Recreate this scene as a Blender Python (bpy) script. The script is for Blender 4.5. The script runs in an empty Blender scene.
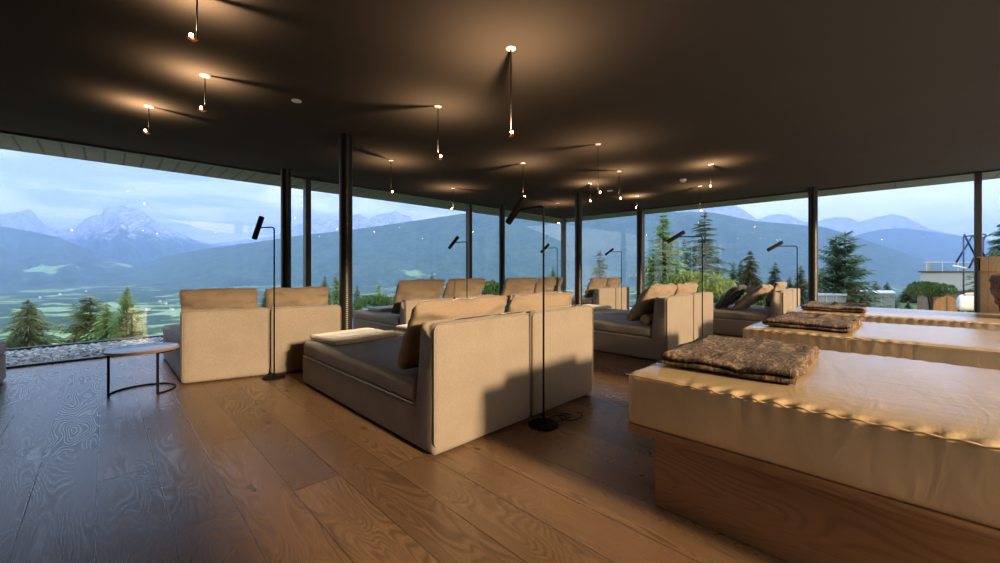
import bpy, bmesh, math, random
from mathutils import Vector, Matrix, noise, Euler
random.seed(7)
S = bpy.context.scene
COL = S.collection
PI = math.pi
R2 = math.sqrt(2)
H = 1.15           # eye height of the camera
CEIL = 2.75
F = 395.0

# ------------------------------------------------------------------ helpers
def along(px, depth, z):
    """a place seen in the photograph at column px, that far ahead, at height z"""
    u = (px - 500) / F
    return Vector((depth * (1 + u) / R2, depth * (1 - u) / R2, z))

def at_height(px, py, z):
    v = (269.5 - py) / F
    return along(px, (z - H) / v, z)

def new_obj(name, me, mat=None, parent=None, smooth=True):
    o = bpy.data.objects.new(name, me)
    COL.objects.link(o)
    if mat is not None and len(me.materials) == 0:
        me.materials.append(mat)
    if smooth:
        for p in me.polygons: p.use_smooth = True
    if parent is not None: o.parent = parent
    return o

def build(name, bm, mat, parent=None, smooth=True, sharp=None):
    bmesh.ops.recalc_face_normals(bm, faces=bm.faces)
    if sharp is not None:
        for e in bm.edges:
            if len(e.link_faces) == 2 and e.calc_face_angle(0) > math.radians(sharp): e.smooth = False
    me = bpy.data.meshes.new(name)
    bm.to_mesh(me); bm.free()
    return new_obj(name, me, mat, parent, smooth)

def tag(o, label=None, cat=None, group=None, kind=None):
    if label: o['label'] = label
    if cat: o['category'] = cat
    if group: o['group'] = group
    if kind: o['kind'] = kind
    return o

def empty(name, loc, rz=0.0):
    o = bpy.data.objects.new(name, None)
    COL.objects.link(o)
    o.location = loc; o.rotation_euler = (0, 0, rz); o.empty_display_size = .1
    return o

def copy_tree(o, parent=None):
    c = o.copy(); COL.objects.link(c); c.parent = parent
    for ch in [x for x in COL.objects if x.parent == o]: copy_tree(ch, c)
    return c

def add_box(bm, lo, hi):
    x0, y0, z0 = lo; x1, y1, z1 = hi
    vs = [bm.verts.new(p) for p in ((x0,y0,z0),(x1,y0,z0),(x1,y1,z0),(x0,y1,z0),(x0,y0,z1),(x1,y0,z1),(x1,y1,z1),(x0,y1,z1))]
    fs = [bm.faces.new([vs[i] for i in f]) for f in ((0,3,2,1),(4,5,6,7),(0,1,5,4),(1,2,6,5),(2,3,7,6),(3,0,4,7))]
    return vs, fs

def box_obj(name, lo, hi, mat, parent=None, bevel=0.0, skew=0.0):
    bm = bmesh.new()
    add_box(bm, lo, hi)
    for v in bm.verts: v.co.x += skew * v.co.y      # plan set askew
    if bevel: bmesh.ops.bevel(bm, geom=bm.edges[:], offset=bevel, segments=2, affect='EDGES', profile=.5)
    return build(name, bm, mat, parent, smooth=bool(bevel), sharp=40)

def add_tube(bm, pts, rad, seg=12, caps=True, closed=False):
    pts = [Vector(p) for p in pts]
    n = len(pts)
    rads = rad if isinstance(rad, (list, tuple)) else [rad] * n
    rings = []
    prev_n = None
    for i, p in enumerate(pts):
        if closed: t = pts[(i + 1) % n] - pts[i - 1]
        else: t = pts[min(i + 1, n - 1)] - pts[max(i - 1, 0)]
        t.normalize()
        if prev_n is None:
            a = Vector((0, 0, 1)) if abs(t.z) < .9 else Vector((1, 0, 0))
            nn = t.cross(a).normalized()
        else:
            nn = (prev_n - t * prev_n.dot(t)).normalized()
        prev_n = nn
        b = t.cross(nn)
        rings.append([bm.verts.new(p + (nn * math.cos(2*PI*k/seg) + b * math.sin(2*PI*k/seg)) * rads[i]) for k in range(seg)])
    m = n if closed else n - 1
    for i in range(m):
        r0, r1 = rings[i], rings[(i + 1) % n]
        for k in range(seg):
            bm.faces.new((r0[k], r0[(k+1) % seg], r1[(k+1) % seg], r1[k]))
    if caps and not closed:
        bm.faces.new(rings[0][::-1]); bm.faces.new(rings[-1])

def add_lathe(bm, prof, center=(0,0,0), seg=32):
    cx, cy, cz = center
    rings = []
    for r, z in prof:
        if r < 1e-6: rings.append([bm.verts.new((cx, cy, cz + z))])
        else: rings.append([bm.verts.new((cx + r*math.cos(2*PI*k/seg), cy + r*math.sin(2*PI*k/seg), cz + z)) for k in range(seg)])
    for a, b in zip(rings, rings[1:]):
        for k in range(seg):
            k2 = (k + 1) % seg
            if len(a) == 1 and len(b) == 1: continue
            if len(a) == 1: bm.faces.new((a[0], b[k], b[k2]))
            elif len(b) == 1: bm.faces.new((a[k], a[k2], b[0]))
            else: bm.faces.new((a[k], a[k2], b[k2], b[k]))

def fbm(p, o=4):
    return noise.fractal(p, 1.0, 2.0, o, noise_basis='PERLIN_ORIGINAL')

def soft_box(lo, hi, r, n=(12, 12, 5), puff=0.0, wr=0.0, ws=3.0, seed=0, edge_ripple=0.0, fn=None):
    """a box with rounded edges on a fine grid; the top may bulge and the cloth may wrinkle"""
    bm = bmesh.new()
    lo = Vector(lo); hi = Vector(hi)
    axes = []
    for k in range(3):
        a, b = lo[k], hi[k]
        rr = min(r, (b - a) / 2 * .98)
        inner = [a + rr + (b - a - 2*rr) * i / n[k] for i in range(n[k] + 1)]
        lo_e = [a, a + rr*.12, a + rr*.35, a + rr*.65]
        hi_e = [b - rr*.65, b - rr*.35, b - rr*.12, b]
        axes.append(lo_e + inner + hi_e)
    cache = {}
    nx, ny, nz = (len(a) for a in axes)
    def vert(i, j, k):
        key = (i, j, k)
        if key in cache: return cache[key]
        p = Vector((axes[0][i], axes[1][j], axes[2][k]))
        q = Vector([min(max(p[t], lo[t] + min(r, (hi[t]-lo[t])*.49)), hi[t] - min(r, (hi[t]-lo[t])*.49)) for t in range(3)])
        d = p - q
        if d.length > 1e-9: p = q + d.normalized() * min(r, d.length if d.length < r else r)
        sx = (p.x - lo.x) / (hi.x - lo.x) * 2 - 1; sy = (p.y - lo.y) / (hi.y - lo.y) * 2 - 1; sz = (p.z - lo.z) / (hi.z - lo.z)
        if puff: p.z += puff * max(0, 1 - sx**4) * max(0, 1 - sy**4) * (1 if sz > .5 else 0)
        if wr:
            w = Vector((p.x * ws + seed, p.y * ws, p.z * ws))
            nv = noise.noise_vector(w) * wr
            p += Vector((nv.x, nv.y, nv.z * (1 if sz > .15 else 0)))
        if edge_ripple and sz > .55:
            near = max(abs(sx), abs(sy))
            dx = min(p.x - lo.x, hi.x - p.x); dy = min(p.y - lo.y, hi.y - p.y)
            m = max(0, 1 - min(dx, dy) / .09)
            s = p.x + p.y
            amp = edge_ripple * m * max(0, min(1, (sz - .80) / .15)) * max(0, .35 + 1.3 * noise.noise(Vector((s*1.7 + seed, 3.1, 0))))
            rip = math.sin(s * 84 + 3 * noise.noise(Vector((s * 5, seed, 1)))) 
            p.z += amp * rip * .9
            if dx < .03: p.x += amp * rip * (1 if sx > 0 else -1)
            elif dy < .03: p.y += amp * rip * (1 if sy > 0 else -1)
        if fn: p = fn(p)
        cache[key] = bm.verts.new(p)
        return cache[key]
    def quad(a, b, c, d):
        bm.faces.new((vert(*a), vert(*b), vert(*c), vert(*d)))
    for i in range(nx - 1):
        for j in range(ny - 1):
            quad((i,j,0),(i,j+1,0),(i+1,j+1,0),(i+1,j,0)); quad((i,j,nz-1),(i+1,j,nz-1),(i+1,j+1,nz-1),(i,j+1,nz-1))
    for i in range(nx - 1):
        for k in range(nz - 1):
            quad((i,0,k),(i+1,0,k),(i+1,0,k+1),(i,0,k+1)); quad((i,ny-1,k),(i,ny-1,k+1),(i+1,ny-1,k+1),(i+1,ny-1,k))
    for j in range(ny - 1):
        for k in range(nz - 1):
            quad((0,j,k),(0,j,k+1),(0,j+1,k+1),(0,j+1,k)); quad((nx-1,j,k),(nx-1,j+1,k),(nx-1,j+1,k+1),(nx-1,j,k+1))
    return bm

def pillow_bm(w, h, t, seed=0, wr=.026, n=26, square=2.6):
    """a stuffed cushion: w along x, h along z, t thick along y, centre at the origin"""
    bm = bmesh.new()
    front, back = {}, {}
    for i in range(n + 1):
        for j in range(n + 1):
            a = math.sin((i / n * 2 - 1) * PI / 2); b = math.sin((j / n * 2 - 1) * PI / 2)
            sag = 1 - .035 * (1 - a*a) * abs(b)**3 - .06 * abs(a)**5 * abs(b)**5
            sagx = 1 - .03 * (1 - b*b) * abs(a)**3 - .05 * abs(a)**5 * abs(b)**5
            x = a * w / 2 * sagx; z = b * h / 2 * sag
            th = t / 2 * max(0, 1 - abs(a)**square)**.55 * max(0, 1 - abs(b)**square)**.55
            cr = noise.noise(Vector((a * 2.2 + seed * 3.7, b * 2.2, 1.3)))
            cr2 = .9 - 2.6 * abs(noise.noise(Vector((a * 1.5 + b * 1.3 + seed, b * 3.2 - a * .8, 7.7))))
            edge = max(abs(a), abs(b)) > .999
            dz = wr * .5 * noise.noise(Vector((a * 6, b * 6, seed)))
            f = th + (0 if edge else wr * (cr + .8 * cr2))
            g = th + (0 if edge else wr * (cr2 - .6 * cr))
            v = bm.verts.new((x, -max(f, .002) if not edge else 0, z + dz))
            front[i, j] = v
            back[i, j] = v if edge else bm.verts.new((x, max(g, .002), z + dz))
    for i in range(n):
        for j in range(n):
            bm.faces.new((front[i,j], front[i+1,j], front[i+1,j+1], front[i,j+1]))
            bm.faces.new((back[i,j], back[i,j+1], back[i+1,j+1], back[i+1,j]))
    return bm

def folded_bm(L, W, layers, th, seed=0, wr=.008, slip=.02, nu=26, nw=26):
    """a cloth folded in layers, its folds across y; x runs over the fold, bottom at z = 0"""
    line = []
    gap = th * 1.03
    for k in range(layers):
        z = th / 2 + k * gap
        s = slip * k
        xs = [s + (L - s * 1.6) * i / nu for i in range(nu + 1)]
        if k % 2: xs.reverse()
        line += [Vector((x, 0, z)) for x in xs]
        if k < layers - 1:
            cx = xs[-1]; sg = 1 if k % 2 == 0 else -1
            for a in (30, 60, 90, 120, 150):
                r = math.radians(a)
                line.append(Vector((cx + sg * gap / 2 * math.sin(r) * 1.2, 0, z + gap / 2 - gap / 2 * math.cos(r))))
    up, dn = [], []
    for i, p in enumerate(line):
        t = (line[min(i+1, len(line)-1)] - line[max(i-1, 0)]).normalized()
        nn = Vector((-t.z, 0, t.x))
        e = min(i, len(line) - 1 - i)
        k = th / 2 * (.55 if e == 0 else .85 if e == 1 else 1)
        up.append(p + nn * k); dn.append(p - nn * k)
    loop = up + dn[::-1]
    bm = bmesh.new()
    rows = []
    for j in range(nw + 1):
        y = W * j / nw
        row = []
        for p in loop:
            q = p.copy(); q.y = y
            m = q.z / (th * layers)
            q.z += wr * m * (noise.noise(Vector((q.x * 7 + seed, y * 7, 0))) + .7 * noise.noise(Vector((q.x * 3 + seed, y * 17, 4))))
            q.z = max(q.z, .001 + .2 * p.z)
            en = noise.noise(Vector((q.x * 4 + seed, p.z * 60, 2))) * wr * 1.6
            q.y += en * (1 if j in (0, nw) else 0) + .3 * en
            q.x += wr * 1.2 * noise.noise(Vector((y * 5, p.z * 40, seed)))
            if j in (0, nw): q.z = p.z + (q.z - p.z) * .5
            row.append(bm.verts.new(q))
        rows.append(row)
    n = len(loop)
    for a, b in zip(rows, rows[1:]):
        for i in range(n): bm.faces.new((a[i], a[(i+1) % n], b[(i+1) % n], b[i]))
    nl = len(up)
    for row, flip in ((rows[0], 0), (rows[-1], 1)):
        for i in range(nl - 1):
            f = (row[i], row[i+1], row[n-2-i], row[n-1-i])
            bm.faces.new(f if flip else f[::-1])
    return bm

# ------------------------------------------------------------------ materials
class NT:
    def __init__(s, name, mat=True):
        if mat:
            s.m = bpy.data.materials.new(name); s.m.use_nodes = True
            s.t = s.m.node_tree
        else:
            s.m = bpy.data.worlds.new(name); s.m.use_nodes = True; s.t = s.m.node_tree
        s.t.nodes.clear()
    def n(s, typ, **kw):
        nd = s.t.nodes.new(typ)
        for k, v in kw.items():
            if k == 'inp':
                for a, b in v.items(): s.set(nd, a, b)
            else: setattr(nd, k, v)
        return nd
    def set(s, nd, a, b):
        sk = nd.inputs[a]
        if isinstance(b, bpy.types.NodeSocket): s.t.links.new(b, sk)
        elif isinstance(b, bpy.types.Node): s.t.links.new(b.outputs[0], sk)
        else: sk.default_value = b
    def math(s, op, a, b=None, c=None, clamp=False):
        nd = s.n('ShaderNodeMath', operation=op, use_clamp=clamp)
        for i, v in enumerate((a, b, c)):
            if v is not None: s.set(nd, i, v)
        return nd.outputs[0]
    def comb(s, x, y, z):
        nd = s.n('ShaderNodeCombineXYZ', inp={0: x, 1: y, 2: z}); return nd.outputs[0]
    def noise(s, vec, scale, detail=3, rough=.5, dist=0.0):
        nd = s.n('ShaderNodeTexNoise', inp={'Vector': vec, 'Scale': scale, 'Detail': detail, 'Roughness': rough, 'Distortion': dist}); return nd.outputs[0]
    def ramp(s, fac, stops, interp='LINEAR'):
        nd = s.n('ShaderNodeValToRGB'); s.set(nd, 0, fac)
        cr = nd.color_ramp; cr.interpolation = interp
        while len(cr.elements) < len(stops): cr.elements.new(.5)
        for e, (p, c) in zip(cr.elements, stops):
            e.position = p; e.color = c if len(c) == 4 else (*c, 1)
        return nd.outputs[0]
    def mix(s, fac, a, b, typ='MIX'):
        nd = s.n('ShaderNodeMix', data_type='RGBA', blend_type=typ)
        s.set(nd, 0, fac)
        for i, v in ((6, a), (7, b)):
            if isinstance(v, tuple) and len(v) == 3: v = (*v, 1)
            s.set(nd, i, v)
        return nd.outputs[2]
    def maprange(s, v, a, b, c=0.0, d=1.0):
        nd = s.n('ShaderNodeMapRange', inp={0: v, 1: a, 2: b, 3: c, 4: d}); return nd.outputs[0]
    def bump(s, h, strength, dist=.01):
        nd = s.n('ShaderNodeBump', inp={'Height': h, 'Strength': strength, 'Distance': dist}); return nd.outputs[0]
    def out(s, shader, vol=False):
        o = s.n('ShaderNodeOutputMaterial')
        s.t.links.new(shader, o.inputs['Volume' if vol else 'Surface'])
        return s.m
    def pbr(s, color, rough=.6, bump=None, metal=0.0, sheen=0.0, spec=.5, emis=None, coat=0.0, ior=None):
        if isinstance(color, tuple) and len(color) == 3: color = (*color, 1)
        nd = s.n('ShaderNodeBsdfPrincipled', inp={'Base Color': color, 'Roughness': rough, 'Metallic': metal, 'Specular IOR Level': spec})
        if bump is not None: s.set(nd, 'Normal', bump)
        if sheen: nd.inputs['Sheen Weight'].default_value = sheen; nd.inputs['Sheen Roughness'].default_value = .4
        if coat: nd.inputs['Coat Weight'].default_value = coat; nd.inputs['Coat Roughness'].default_value = .3
        if emis: nd.inputs['Emission Color'].default_value = (*emis[0], 1); nd.inputs['Emission Strength'].default_value = emis[1]
        return s.out(nd.outputs[0])

def obj_co(t):
    c = t.n('ShaderNodeTexCoord'); return c.outputs['Object']
def sep(t, v):
    q = t.n('ShaderNodeSeparateXYZ'); t.set(q, 0, v); return q.outputs

def wood_nodes(t, co, across, lengthw, width, plank_len, off, tones, gap=.004, ring=26.0, knot=1.0):
    """planks running along one axis; returns colour, bump height, roughness"""
    s = sep(t, co)
    x = s[across]; y = s[lengthw]
    xi = t.math('DIVIDE', t.math('SUBTRACT', x, off), width)
    colid = t.math('FLOOR', xi); fx = t.math('FRACT', xi)
    wn = t.n('ShaderNodeTexWhiteNoise', noise_dimensions='1D', inp={'W': colid}).outputs[0]
    yi = t.math('DIVIDE', t.math('ADD', y, t.math('MULTIPLY', wn, 7.0)), plank_len)
    rowid = t.math('FLOOR', yi); fy = t.math('FRACT', yi)
    idv = t.n('ShaderNodeTexWhiteNoise', noise_dimensions='2D', inp={'Vector': t.comb(colid, rowid, 0.0)}).outputs[0]
    base = t.comb(t.math('ADD', x, t.math('MULTIPLY', idv, 13.0)), t.math('MULTIPLY', y, .11), t.math('MULTIPLY', idv, 5.0))
    warp = t.noise(base, 5.0, 3, .5)
    # growth rings: contour lines of a slow field stretched along the plank
    fld = t.noise(t.comb(t.math('ADD', t.math('MULTIPLY', x, 5.2), t.math('MULTIPLY', idv, 31.0)), t.math('MULTIPLY', y, .95), t.math('MULTIPLY', idv, 17.0)), 1.0, 1.5, .4, .25)
    fr = t.math('FRACT', t.math('MULTIPLY', fld, ring))
    wv = t.math('SMOOTH_MIN', t.math('MULTIPLY', t.math('ABSOLUTE', t.math('SUBTRACT', fr, .5)), 2.0), .9, .1)
    fine = t.noise(t.comb(t.math('MULTIPLY', x, 60.0), t.math('MULTIPLY', y, 2.5), idv), 3.0, 4, .6)
    kvn = t.n('ShaderNodeTexVoronoi', voronoi_dimensions='2D', inp={'Vector': t.comb(t.math('MULTIPLY', x, 2.6), t.math('MULTIPLY', y, 1.3), 0.0), 'Scale': 1.0})
    kv = t.math('ADD', kvn.outputs[0], t.maprange(sep(t, kvn.outputs['Color'])[0], .45, .6, 0, .25))
    kn = t.noise(co, 22.0, 3)
    knotm = t.maprange(t.math('ADD', kv, t.math('MULTIPLY', kn, .16)), .085, .15, knot, 0.0)
    tone = t.ramp(idv, [(0, tones[0]), (.5, tones[1]), (1, tones[2])])
    c = t.mix(t.math('MULTIPLY', t.math('MULTIPLY', t.maprange(wv, .40, .95), t.maprange(warp, .28, .55)), .62), tone, tones[3])
    c = t.mix(t.math('MULTIPLY', t.maprange(fine, .4, .75), .4), c, tones[3])
    c = t.mix(t.maprange(warp, .35, .75, 0, .35), c, tones[0])
    c = t.mix(knotm, c, (.022, .014, .009))
    gx = t.math('MINIMUM', fx, t.math('SUBTRACT', 1.0, fx)); gy = t.math('MINIMUM', fy, t.math('SUBTRACT', 1.0, fy))
    gx = t.maprange(gx, 0, gap / width); gy = t.maprange(gy, 0, gap / plank_len)
    g = t.math('MINIMUM', gx, gy)
    c = t.mix(t.math('MULTIPLY', t.math('SUBTRACT', 1.0, g), .8), c, (.012, .008, .005))
    h = t.math('ADD', t.math('MULTIPLY', wv, -.08), t.math('MULTIPLY', fine, -.35))
    h = t.math('ADD', h, t.math('MULTIPLY', g, 1.2))
    h = t.math('SUBTRACT', h, t.math('MULTIPLY', knotm, .8))
    return c, h, wv, idv

M = {}
t = NT('floor_oak'); co = obj_co(t)
c, h, wv, idv = wood_nodes(t, co, 0, 1, .24, 2.1, .21, [(.13, .073, .039), (.22, .127, .069), (.32, .187, .10), (.04, .022, .012)], ring=34)
rg = t.math('ADD', .25, t.math('MULTIPLY', wv, .14))
M['floor'] = t.pbr(c, rg, t.bump(h, .32, .004), spec=.8)

def plain_wood(name, across, lengthw, width, tones, rough=.5, off=0.0, plen=3.0, gap=.003, knot=1.0):
    t = NT(name); co = obj_co(t)
    c, h, wv, idv = wood_nodes(t, co, across, lengthw, width, plen, off, tones, gap=gap, ring=20, knot=knot)
    return t.pbr(c, rough, t.bump(h, .25, .003))
M['bedwood'] = plain_wood('oiled_oak_base', 2, 1, .75, [(.27, .135, .06), (.33, .17, .075), (.38, .2, .09), (.18, .085, .035)], off=-.2, plen=9.0)
M['pine'] = plain_wood('knotty_pine', 1, 2, .11, [(.5, .32, .16), (.56, .37, .2), (.6, .4, .22), (.38, .22, .1)], off=-.73, gap=.003)
M['tablewood'] = plain_wood('table_oak', 1, 0, .3, [(.33, .18, .09), (.36, .2, .1), (.38, .21, .1), (.2, .1, .05)], rough=.4)

def fabric(name, col, col2, sc=220, bs=.2, rough=.85, sheen=.3):
    t = NT(name); co = obj_co(t); s = sep(t, co)
    a = t.noise(t.comb(t.math('MULTIPLY', s[0], 1.0), t.math('MULTIPLY', s[1], 1.0), t.math('MULTIPLY', s[2], .25)), sc, 2, .6)
    b = t.noise(t.comb(t.math('MULTIPLY', s[0], .25), t.math('MULTIPLY', s[1], .25), s[2]), sc, 2, .6)
    w = t.math('MULTIPLY', t.math('ADD', a, b), .5)
    big = t.noise(co, 4, 3, .6)
    f = t.math('ADD', t.math('MULTIPLY', w, .75), t.math('MULTIPLY', big, .25))
    c = t.mix(t.maprange(f, .35, .65), col2, col)
    return t.pbr(c, rough, t.bump(t.math('ADD', w, t.math('MULTIPLY', big, 2.0)), bs, .004), sheen=sheen, spec=.25)
M['linen'] = fabric('linen_upholstery', (.27, .222, .175), (.18, .148, .118))
M['cushion'] = fabric('linen_cushion', (.27, .20, .14), (.19, .14, .095), bs=.3)
M['darkcushion'] = fabric('charcoal_cushion', (.05, .052, .055), (.03, .03, .033))
M['towel'] = fabric('cream_towel', (.62, .56, .45), (.50, .45, .36), sc=160, bs=.5, sheen=.5)

t = NT('satin_cover'); co = obj_co(t); s = sep(t, co)
n1 = t.noise(t.comb(t.math('MULTIPLY', s[0], .8), t.math('MULTIPLY', s[1], 2.2), s[2]), 3.2, 4, .55, .8)
n2 = t.noise(t.comb(t.math('MULTIPLY', s[0], 14.0), s[1], s[2]), 2.0, 3, .5)
c = t.mix(t.maprange(n1, .3, .7), (.52, .365, .205), (.58, .42, .25))
M['satin'] = t.pbr(c, .27, t.bump(t.math('ADD', n1, t.math('MULTIPLY', n2, .35)), .35, .02), spec=.8, coat=.8)

t = NT('fur_brown'); co = obj_co(t); s = sep(t, co)
n1 = t.noise(t.comb(t.math('MULTIPLY', s[0], 9.0), t.math('MULTIPLY', s[1], 22.0), s[2]), 1.0, 5, .7, 2.2)
n2 = t.noise(t.comb(t.math('MULTIPLY', s[0], 30.0), t.math('MULTIPLY', s[1], 110.0), t.math('MULTIPLY', s[2], 60.0)), 1.0, 4, .7, .8)
f = t.math('ADD', t.math('MULTIPLY', n1, .6), t.math('MULTIPLY', n2, .4))
c = t.ramp(f, [(.42, (.020, .010, .005)), (.51, (.11, .06, .03)), (.59, (.42, .26, .14))])
M['fur'] = t.pbr(c, .75, t.bump(f, 1.0, .03), sheen=.2, spec=.15)

t = NT('fur_russet'); co = obj_co(t)
n1 = t.noise(co, 30, 5, .7, 1.0)
c = t.ramp(n1, [(.35, (.05, .022, .012)), (.65, (.28, .14, .07))])
M['furpillow'] = t.pbr(c, .8, t.bump(n1, 1.0, .03), sheen=.5, spec=.2)

t = NT('ceiling_paint'); co = obj_co(t)
n1 = t.noise(co, 1.5, 3); n2 = t.noise(co, 260, 2)
c = t.mix(n1, (.062, .053, .045), (.074, .063, .053))
M['ceiling'] = t.pbr(c, 1.0, t.bump(n2, .12, .003), spec=0.0)

t = NT('soffit_concrete'); co = obj_co(t); s = sep(t, co)
n1 = t.noise(co, 2.2, 5, .65); n2 = t.noise(co, 14, 4, .6)
c = t.mix(n1, (.085, .078, .05), (.16, .145, .095))
c = t.mix(t.math('MULTIPLY', n2, .35), c, (.03, .03, .022))
def joint(ax, w):
    f = t.math('FRACT', t.math('DIVIDE', s[ax], w))
    return t.maprange(t.math('MINIMUM', f, t.math('SUBTRACT', 1.0, f)), 0, .022 / w, 1, 0)
jj = t.math('MAXIMUM', joint(0, .2), joint(1, 1.24))
c = t.mix(t.math('MULTIPLY', jj, .85), c, (.015, .015, .012))
M['concrete'] = t.pbr(c, .85, t.bump(t.math('SUBTRACT', n2, jj), .3, .005))

def flat(name, col, rough=.6, metal=0.0, nsc=30, var=.25, bs=.1, **kw):
    t = NT(name); co = obj_co(t)
    n1 = t.noise(co, nsc, 3)
    c2 = tuple(v * (1 - var) for v in col)
    return t.pbr(t.mix(n1, c2, col), rough, t.bump(n1, bs, .002), metal=metal, **kw)
M['black'] = flat('black_metal', (.006, .0057, .0055), .65, 0.0, spec=.1)
M['frame'] = flat('bronze_frame', (.055, .052, .046), .45, .5)
M['greyplaster'] = flat('back_plaster', (.30, .26, .22), .9, nsc=8)
M['edge'] = flat('dark_sheet_edge', (.045, .047, .05), .5, .3)
M['white'] = flat('white_enamel', (.75, .73, .7), .4)
M['stonetop'] = flat('satin_table_top', (.30, .31, .33), .22, nsc=12)

t = NT('spiral_steel'); co = obj_co(t); s = sep(t, co)
ang = t.math('ARCTAN2', s[1], s[0])
sp = t.math('FRACT', t.math('ADD', t.math('MULTIPLY', s[2], 42.0), t.math('DIVIDE', ang, 2 * PI)))
hh = t.maprange(t.math('ABSOLUTE', t.math('SUBTRACT', sp, .5)), 0, .5)
n1 = t.noise(co, 60, 3)
c = t.mix(n1, (.012, .010, .009), (.022, .018, .015))
M['column'] = t.pbr(c, .36, t.bump(hh, .5, .004), metal=.35)

def glass_mat(name, tint=(.93, .96, .97)):
    t = NT(name)
    bf = t.n('ShaderNodeNewGeometry').outputs['Backfacing']
    fr = t.n('ShaderNodeFresnel', inp={'IOR': t.maprange(bf, 0.0, 1.0, 1.45, 1 / 1.45)}).outputs[0]   # the same reflection on both faces
    tr = t.n('ShaderNodeBsdfTransparent', inp={0: (*tint, 1)})
    gl = t.n('ShaderNodeBsdfGlossy', inp={'Roughness': 0.0, 'Color': (1, 1, 1, 1)})
    mx = t.n('ShaderNodeMixShader'); t.set(mx, 0, fr); t.set(mx, 1, tr.outputs[0]); t.set(mx, 2, gl.outputs[0])
    return t.out(mx.outputs[0])
M['glass'] = glass_mat('window_glass')

t = NT('bulb_glow')
M['bulb'] = t.pbr((1, .8, .5), .3, emis=((1.0, .56, .24), 60.0))
M['copper'] = flat('copper_leaf', (.62, .33, .17), .3, .9)

# nature
def leafy(name, a, b, sc=1.5, rough=.7):
    t = NT(name); co = obj_co(t)
    n1 = t.noise(co, sc, 4, .6)
    c = t.ramp(n1, [(.3, a), (.7, b)])
    d = t.n('ShaderNodeBsdfDiffuse', inp={0: c}); tl = t.n('ShaderNodeBsdfTranslucent', inp={0: c})
    mx = t.n('ShaderNodeMixShader', inp={0: .35}); t.set(mx, 1, d.outputs[0]); t.set(mx, 2, tl.outputs[0])
    return t.out(mx.outputs[0])
M['spruce'] = leafy('spruce_needles', (.06, .105, .07), (.19, .26, .15))
M['spruce_light'] = leafy('young_needles', (.09, .17, .07), (.26, .38, .16))
M['pine_brown'] = leafy('brownish_needles', (.07, .07, .035), (.19, .17, .09))
M['bush'] = leafy('bush_leaves', (.03, .065, .02), (.10, .16, .05), 1.2)
M['bush_yellow'] = leafy('yellow_shrub_leaves', (.07, .11, .03), (.22, .27, .08), .9)  # yellow green is the leaves' own colour
M['bark'] = flat('bark', (.1, .07, .05), .9, nsc=12, var=.5)

t = NT('gravel_grey'); co = obj_co(t)
vo = t.n('ShaderNodeTexVoronoi', inp={'Vector': co, 'Scale': 24.0})
c = t.ramp(t.n('ShaderNodeTexWhiteNoise', noise_dimensions='3D', inp={'Vector': vo.outputs['Position']}).outputs[0], [(0, (.11, .11, .11)), (.5, (.27, .27, .26)), (1, (.55, .54, .51))])
M['gravel'] = t.pbr(c, .8, t.bump(vo.outputs[0], 1.0, .03))
t = NT('stone_mix'); gi = t.n('ShaderNodeNewGeometry').outputs['Random Per Island']
c = t.ramp(gi, [(0, (.14, .14, .135)), (.4, (.3, .3, .285)), (.8, (.5, .49, .45)), (1, (.72, .7, .65))])
M['stone'] = t.pbr(c, .8)

t = NT('valley_land'); co = obj_co(t); s = sep(t, co)
n1 = t.noise(co, .0024, 5, .6, .8); n2 = t.noise(co, .008, 6, .6); n3 = t.noise(co, .05, 4, .6)
vo = t.n('ShaderNodeTexVoronoi', inp={'Vector': co, 'Scale': .007}); 
fieldc = t.ramp(sep(t, vo.outputs['Color'])[0], [(0, (.14, .20, .07)), (.5, (.20, .27, .11)), (1, (.28, .32, .17))])
c = t.mix(t.math('MULTIPLY', n3, .3), fieldc, (.1, .2, .05))
fm = t.maprange(t.math('ADD', t.math('MULTIPLY', n1, .55), t.math('MULTIPLY', n2, .45)), .455, .475)
dark = t.ramp(n3, [(.3, (.018, .04, .02)), (.7, (.05, .085, .04))])
c = t.mix(fm, c, dark)
M['valley'] = t.pbr(c, .95, spec=.1)

def forest_mat(name, meadow=.62, rock_z=None, seed=0.0):
    t = NT(name); co = obj_co(t); s = sep(t, co)
    cv = t.n('ShaderNodeVectorMath', operation='ADD', inp={0: co, 1: (seed, seed, 0)}).outputs[0]
    n1 = t.noise(cv, .0011, 5, .6, .5); n2 = t.noise(cv, .02, 4, .7); n4 = t.noise(cv, .006, 4, .6)
    c = t.ramp(t.math('ADD', t.math('MULTIPLY', n2, .6), t.math('MULTIPLY', n4, .4)), [(.36, (.012, .035, .018)), (.62, (.07, .115, .05))])
    me = t.math('MULTIPLY', t.maprange(n1, meadow, meadow + .02), t.maprange(s[2], 250, 50))
    c = t.mix(me, c, (.2, .3, .11))
    if rock_z is not None:
        hgt = t.math('ADD', s[2], t.math('MULTIPLY', t.math('SUBTRACT', n4, .5), 1500.0))
        rk = t.maprange(hgt, rock_z, rock_z + 160)
        rc = t.ramp(t.noise(t.comb(s[0], s[1], t.math('MULTIPLY', s[2], .35)), .009, 6, .75, 1.5), [(.40, (.09, .09, .09)), (.50, (.30, .29, .28)), (.60, (.66, .64, .61))])
        c = t.mix(rk, c, rc)
    return t.pbr(c, .95, t.bump(n2, .8, 20.0), spec=.05)
M['forest'] = forest_mat('forest_slope', .60)
M['forest2'] = forest_mat('forest_slope_b', .66, seed=3000.0)
M['rock'] = forest_mat('alpine_rock', .9, rock_z=640)
M['rock_far'] = forest_mat('alpine_rock_far', .9, rock_z=600, seed=900.0)

t = NT('lawn'); co = obj_co(t)
c = t.mix(t.noise(co, .6, 5, .7), (.05, .085, .028), (.11, .155, .055))
M['lawn'] = t.pbr(c, .95, spec=.1)

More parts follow.
